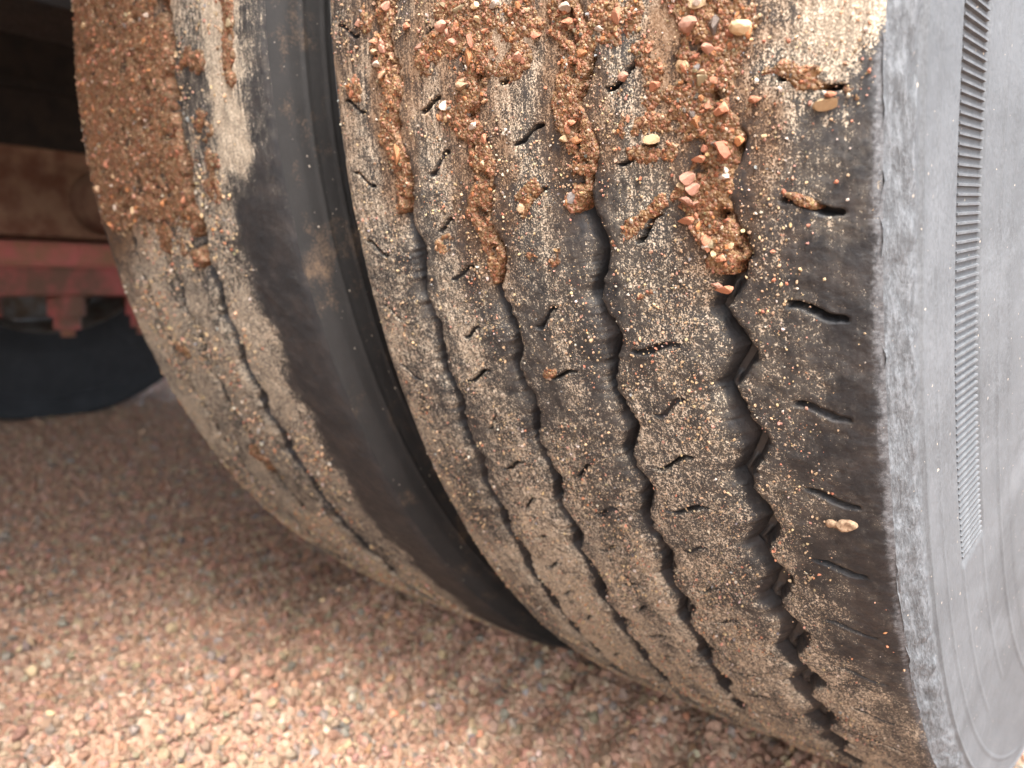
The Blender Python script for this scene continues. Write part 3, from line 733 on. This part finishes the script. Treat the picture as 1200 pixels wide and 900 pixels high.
# a few stones read one by one in the photograph
def named_stone(px, py, kind, size, owner, scl=(1.2, 0.9, 0.8), rot=(0, 0, 0), lift=0.0006):
    size *= 0.92
    t, x = cyl(px, py, R+lift); q = to_xyz(np.array(t), np.array(x), R-float(crown_o(x))+lift, xb_o)
    o = pebble('pebble', kind, tuple(float(v) for v in q), size, owner)
    o.scale = tuple(size*a for a in scl); o.rotation_euler = rot
A4, A3, A2, A1 = objsO[3], objsO[2], objsO[1], objsO[0]
for a in [(873, 29, 'cream', .0078, A4, (1.5, .9, .8)), (807, 29, 'pink', .0075, A4), (836, 27, 'slate', .0062, A4, (.9, .9, 1.3)), (846, 128, 'salmon', .0068, A4), (845, 172, 'red', .0082, A4, (1.1, 1, 1.2)),
          (863, 166, 'orange', .0045, A4), (820, 94, 'olive', .0055, A4), (818, 187, 'salmon', .005, A4), (817, 3, 'cream', .006, A4), (883, 117, 'salmon', .0048, A4), (806, 210, 'pink', .0066, A4),
          (812, 222, 'pink', .0062, A4), (804, 235, 'pink', .0064, A4), (804, 259, 'salmon', .006, A4), (828, 291, 'white', .0042, A4), (845, 303, 'salmon', .005, A4), (848, 340, 'salmon', .006, A4, (1.3, .9, .8)), (840, 335, 'pink', .0055, A4),
          (722, 19, 'salmon', .0062, A3, (.7, .8, 1.5)), (664, 10, 'white', .0062, A3), (702, 33, 'white', .0034, A3), (664, 25, 'salmon', .0046, A3), (681, 63, 'orange', .0044, A3), (670, 144, 'salmon', .0045, A3), (675, 166, 'orange', .0048, A3),
          (518, 31, 'pink', .0068, A2), (551, 45, 'red', .0060, A2, (.7, .8, 1.6)), (548, 68, 'orange', .0064, A2, (.8, .8, 1.4)), (530, 50, 'pink', .005, A2), (543, 100, 'tan', .007, A2), (553, 147, 'white', .0046, A2), (567, 163, 'salmon', .005, A2, (.6, .7, 1.4)), (538, 10, 'olive', .006, A2), (555, 6, 'cream', .0052, A2), (578, 4, 'white', .005, A2),
          (441, 76, 'white', .0052, A1), (452, 7, 'pink', .0056, A1), (463, 182, 'orange', .0075, A1, (.8, .8, 1.5)), (436, 48, 'salmon', .005, A1), (476, 31, 'salmon', .0052, A1), (438, 60, 'tan', .0046, A1),
          (764, 163, 'cream', .0056, objsO[5], (1.4, .9, .8)), (731, 90, 'pink', .0048, objsO[4]), (966, 120, 'cream', .0070, objsO[10] or A4, (1.4, .9, .8)), (970, 111, 'salmon', .004, objsO[10] or A4)]:
    if a[4] is not None: named_stone(*a)

def loose(root, xb, crown, n, t0, t1, x0, x1, lo, hi, wts, seed, dens):
    rg = np.random.default_rng(seed); t = rg.uniform(t0, t1, n); x = rg.uniform(x0, x1, n)
    k = rg.random(n) < dens(t, x); t, x = t[k], x[k]; s = lo*(hi/lo)**(rg.random(len(t))**2.6)
    P = to_xyz(t, x, R-crown(x)+s*0.22, xb)
    return tag(grains('grit', P, s, palette(len(t), wts), NG1, root), kind='stuff')
GR = (8, 10, 34, 30, 1, 4, 1, 2, 14, 1)
def d_o(t, x):
    s = t*math.pi/180*R
    off = np.ones_like(t)
    for xc, wd, am in ((-0.1935, .0095, .002), (-0.1465, .0085, .0024), (-0.0975, .0085, .0028), (-0.0475, .0115, .0042)):
        off = off*(np.abs(x-xc-am*tri((t-19.8)/PITCHD)*0.85) > wd/2+0.0006)
    c = smooth(0.38, 0.66, fbm(s*45, x*45, 401, 4))*0.85+0.12
    return off*c*(1-0.93*smooth(-0.03, -0.016, x)*smooth(8, 13, t))
loose(outer, xb_o, crown_o, 42000, -6, 62, -0.235, -0.002, 0.0004, 0.0015, GR, 402, d_o)
def d_i(t, x):
    s = t*math.pi/180*R; xr = x-XI
    return (1-smooth(-0.054+0.02*(1-smooth(8, 13, t)), -0.042+0.02*(1-smooth(8, 13, t)), xr+(fbm(s*55, x*55, 81, 5)-0.5)*0.020))*(np.abs(xr+0.089) > 0.0085)*smooth(0.3, 0.6, fbm(s*30, x*30, 405, 3))
loose(inner, xb_i, crown_i, 15000, -6, 66, XI-WI, XI-0.02, 0.0008, 0.0026, GR, 403, d_i)
# grains pressed into the mud
def mud_grit(root, xb, crown, TT, XX, T, hh, n, lo, hi, seed, dk=0.62):
    rg = np.random.default_rng(seed); p = np.clip(T+0.1, 0, 0.7).ravel(); p /= p.sum(); idx = rg.choice(len(p), n, p=p)
    s = lo*(hi/lo)**(rg.random(n)**2.2); x = XX.ravel()[idx]
    P = to_xyz(TT.ravel()[idx], x, R-crown(x)+hh.ravel()[idx]+s*0.0, xb)
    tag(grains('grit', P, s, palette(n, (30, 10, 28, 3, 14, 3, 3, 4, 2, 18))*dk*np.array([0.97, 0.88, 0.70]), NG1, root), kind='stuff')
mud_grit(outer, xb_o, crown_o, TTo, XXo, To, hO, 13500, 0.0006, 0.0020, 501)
mud_grit(inner, xb_i, crown_i, TTi, XXi, Ti, hI, 9000, 0.0009, 0.0026, 502, 0.4)  # grit darkened along with the inner mud, for the same painted shade

# ------------------------------------------------------------------ far side: wheels, axle, spring, frame
far, _, _ = build_wheel(dict(
    name='truck_wheel', label='dark tyre in shadow at the far end of the axle', group='dual wheels on the far end of the axle',
    x_right=-1.99, W=0.236, rows=(-7, 10, 6, 80, 6), dx=0.008, seed=33, phase=0, jag=0.0, depth=0.009, wall=2, roll=0.001,
    grooves=[(-2.18, 0.009, 0.002), (-2.135, 0.009, 0.002), (-2.09, 0.009, 0.002), (-2.04, 0.009, 0.002)], sipes=[],
    dust=lambda T, x, k: np.full_like(T, 0.35), brown=lambda T, x, k: np.zeros_like(T), streak=lambda T, x: np.zeros_like(T),
    mat=M['tread_i'], side_mat=M['side_f'], profile=PROFILE, tuck=0.0, detail_side=1, disc=-1, lines=[(0.47, .002, .002), (0.44, .002, .002)], band=(0.43, 0.45, -20.0)))

M['rust'] = mat_plain('muddy_rusty_steel', (0.17, 0.085, 0.06), (0.30, 0.20, 0.14), 0.85, 18, bump=0.004)
M['red'] = mat_plain('chipped_red_paint', (0.34, 0.085, 0.08), (0.13, 0.07, 0.048), 0.55, 13, bump=0.0015)
M['redmud'] = mat_plain('mud_over_red_paint', (0.26, 0.145, 0.09), (0.44, 0.14, 0.13), 0.8, 20, bump=0.003)
M['black'] = mat_plain('black_chassis_paint', (0.012, 0.012, 0.013), (0.024, 0.021, 0.019), 0.7, 30, bump=0.001)

ax = empty('trailer_axle', (-1.0, 0.0, 0.0)); tag(ax, 'rusty mud-coated axle beam with red bolted clamp plate behind the muddy tyre', 'axle')
bm = bmesh.new(); cylinder(bm, (0.72, 0, H), (-1.0, 0, H), 0.066, None, 48); bm_obj('axle_tube', bm, M['rust'], ax, True)
for xs_ in (-0.75, 0.20):
    bm = bmesh.new(); box(bm, (xs_, -0.10, 0.505), (0.15, 0.44, 0.20), 0.03); bm_obj('axle_seat', bm, M['rust'], ax)
    bm = bmesh.new(); box(bm, (xs_+0.02, -0.09, 0.374), (0.17, 0.42, 0.052), 0.012); bm_obj('seat_ledge', bm, M['redmud'], ax)
    bm = bmesh.new(); box(bm, (xs_+0.03, -0.09, 0.322), (0.17, 0.42, 0.058), 0.006); pl = bm_obj('clamp_plate', bm, M['red'], ax); pl['label'] = 'red painted clamp plate under the axle'
    for yy in (-0.235, -0.082, 0.072):
        xx = xs_+0.075
        bm = bmesh.new(); cylinder(bm, (xx, yy, 0.210), (xx, yy, 0.40), 0.0135, None, 16); bm_obj('clamp_bolt', bm, M['redmud'], ax, True)
        bm = bmesh.new(); cylinder(bm, (xx, yy, 0.252), (xx, yy, 0.296), 0.037, None, 6); cylinder(bm, (xx, yy, 0.225), (xx, yy, 0.260), 0.027, None, 6); bm_obj('nut', bm, M['red'], ax)
        bm = bmesh.new(); cylinder(bm, (xx+0.012, yy+0.03, 0.363), (xx+0.012, yy+0.03, 0.395), 0.022, None, 6); bm_obj('nut', bm, M['redmud'], ax)
for xs_, lb in ((-1.75, 'black suspension hanger above the red clamp plate, beside the far tyre'), (-0.80, 'black suspension hanger on the near half of the axle')):
    sp = empty('suspension_hanger', (xs_, 0, 0)); tag(sp, lb, 'suspension')
    bm = bmesh.new(); box(bm, (0.01, -0.10, 0.785), (0.13, 1.1, 0.425), 0.012); bm_obj('hanger_body', bm, M['black'], sp)
    bm = bmesh.new(); box(bm, (0.078, -0.10, 0.90), (0.016, 1.1, 0.03), 0.004); bm_obj('hanger_flange', bm, M['black'], sp)

fr = empty('flatbed_trailer', (-1.27, 1.0, 0.0)); tag(fr, 'black steel trailer frame and deck above the wheels', 'trailer')
for xx in (-0.46, 0.46):
    bm = bmesh.new(); box(bm, (xx, -0.5, 0.84), (0.018, 9.0, 0.28)); box(bm, (xx, -0.5, 0.985), (0.14, 9.0, 0.02)); box(bm, (xx, -0.5, 0.695), (0.14, 9.0, 0.02)); bm_obj('frame_beam', bm, M['black'], fr)
for yy in np.arange(-4.6, 3.7, 0.6):
    bm = bmesh.new(); box(bm, (0, float(yy), 1.026), (2.5, 0.06, 0.058)); bm_obj('cross_member', bm, M['black'], fr)
bm = bmesh.new(); box(bm, (-1.25, -3.35, 0.62), (0.03, 3.5, 0.80), 0.01); bm_obj('light_block_panel', bm, M['black'], fr)  # unseen panel, added to block light from the far side
DECK0 = -3.4
for i in range(14):
    wd = 2.52/14; bm = bmesh.new(); box(bm, (-1.26+wd*(i+.5), (DECK0-1.0+4.2)/2, 1.079), (wd-0.006, 4.2-(DECK0-1.0), 0.045)); bm_obj('deck_plank', bm, M['rust'], fr)

# ------------------------------------------------------------------ single stones lying on the gravel
rp = random.Random(77)
LAB = {'white': 'whitish pebble lying on the pink gravel', 'slate': 'dark slate-grey pebble lying on the pink gravel', 'cream': 'cream pebble lying on the pink gravel', 'grey': 'mid-grey pebble lying on the pink gravel', 'salmon': 'salmon-pink larger pebble lying on the gravel'}
SP = [(365, 880, 'white', .008), (328, 860, 'cream', .009), (120, 893, 'slate', .010), (150, 876, 'white', .009), (213, 893, 'slate', .008), (368, 878, 'grey', .010), (180, 800, 'white', .009), (238, 808, 'grey', .010),
      (190, 762, 'cream', .010), (526, 740, 'white', .008), (570, 785, 'slate', .009), (590, 840, 'slate', .009), (617, 842, 'grey', .010), (460, 860, 'salmon', .013), (440, 840, 'cream', .010), (536, 852, 'slate', .009),
      (660, 792, 'grey', .011), (672, 795, 'white', .009), (515, 795, 'cream', .009), (470, 755, 'grey', .012), (650, 745, 'cream', .010), (440, 805, 'grey', .010), (700, 862, 'white', .009), (770, 850, 'cream', .010),
      (800, 880, 'salmon', .011), (735, 880, 'cream', .009), (320, 830, 'salmon', .011), (60, 850, 'cream', .010), (30, 895, 'salmon', .011), (290, 690, 'white', .010), (260, 685, 'white', .010), (245, 640, 'grey', .012),
      (130, 720, 'salmon', .011), (60, 720, 'white', .009), (300, 610, 'grey', .014), (410, 890, 'slate', .008), (560, 880, 'salmon', .010), (20, 780, 'grey', .010), (90, 790, 'slate', .009), (400, 770, 'slate', .009),
      (1175, 870, 'cream', .010), (480, 820, 'white', .009), (380, 720, 'cream', .010), (500, 720, 'grey', .010), (200, 660, 'cream', .011), (10, 620, 'white', .010), (160, 590, 'grey', .013), (340, 760, 'salmon', .011)]
for px, py, k, s in SP:
    g = gpt(px, py); s *= 0.82
    z = float(ground_h(np.array(g[0]), np.array(g[1])))
    o = pebble('pebble', k, (float(g[0]), float(g[1]), z+s*0.34), s, None, rp)
    o.rotation_euler = (rp.uniform(-.4, .4), rp.uniform(-.4, .4), rp.uniform(0, 6.3))
    tag(o, LAB[k], 'pebble', k+' pebbles on the gravel')
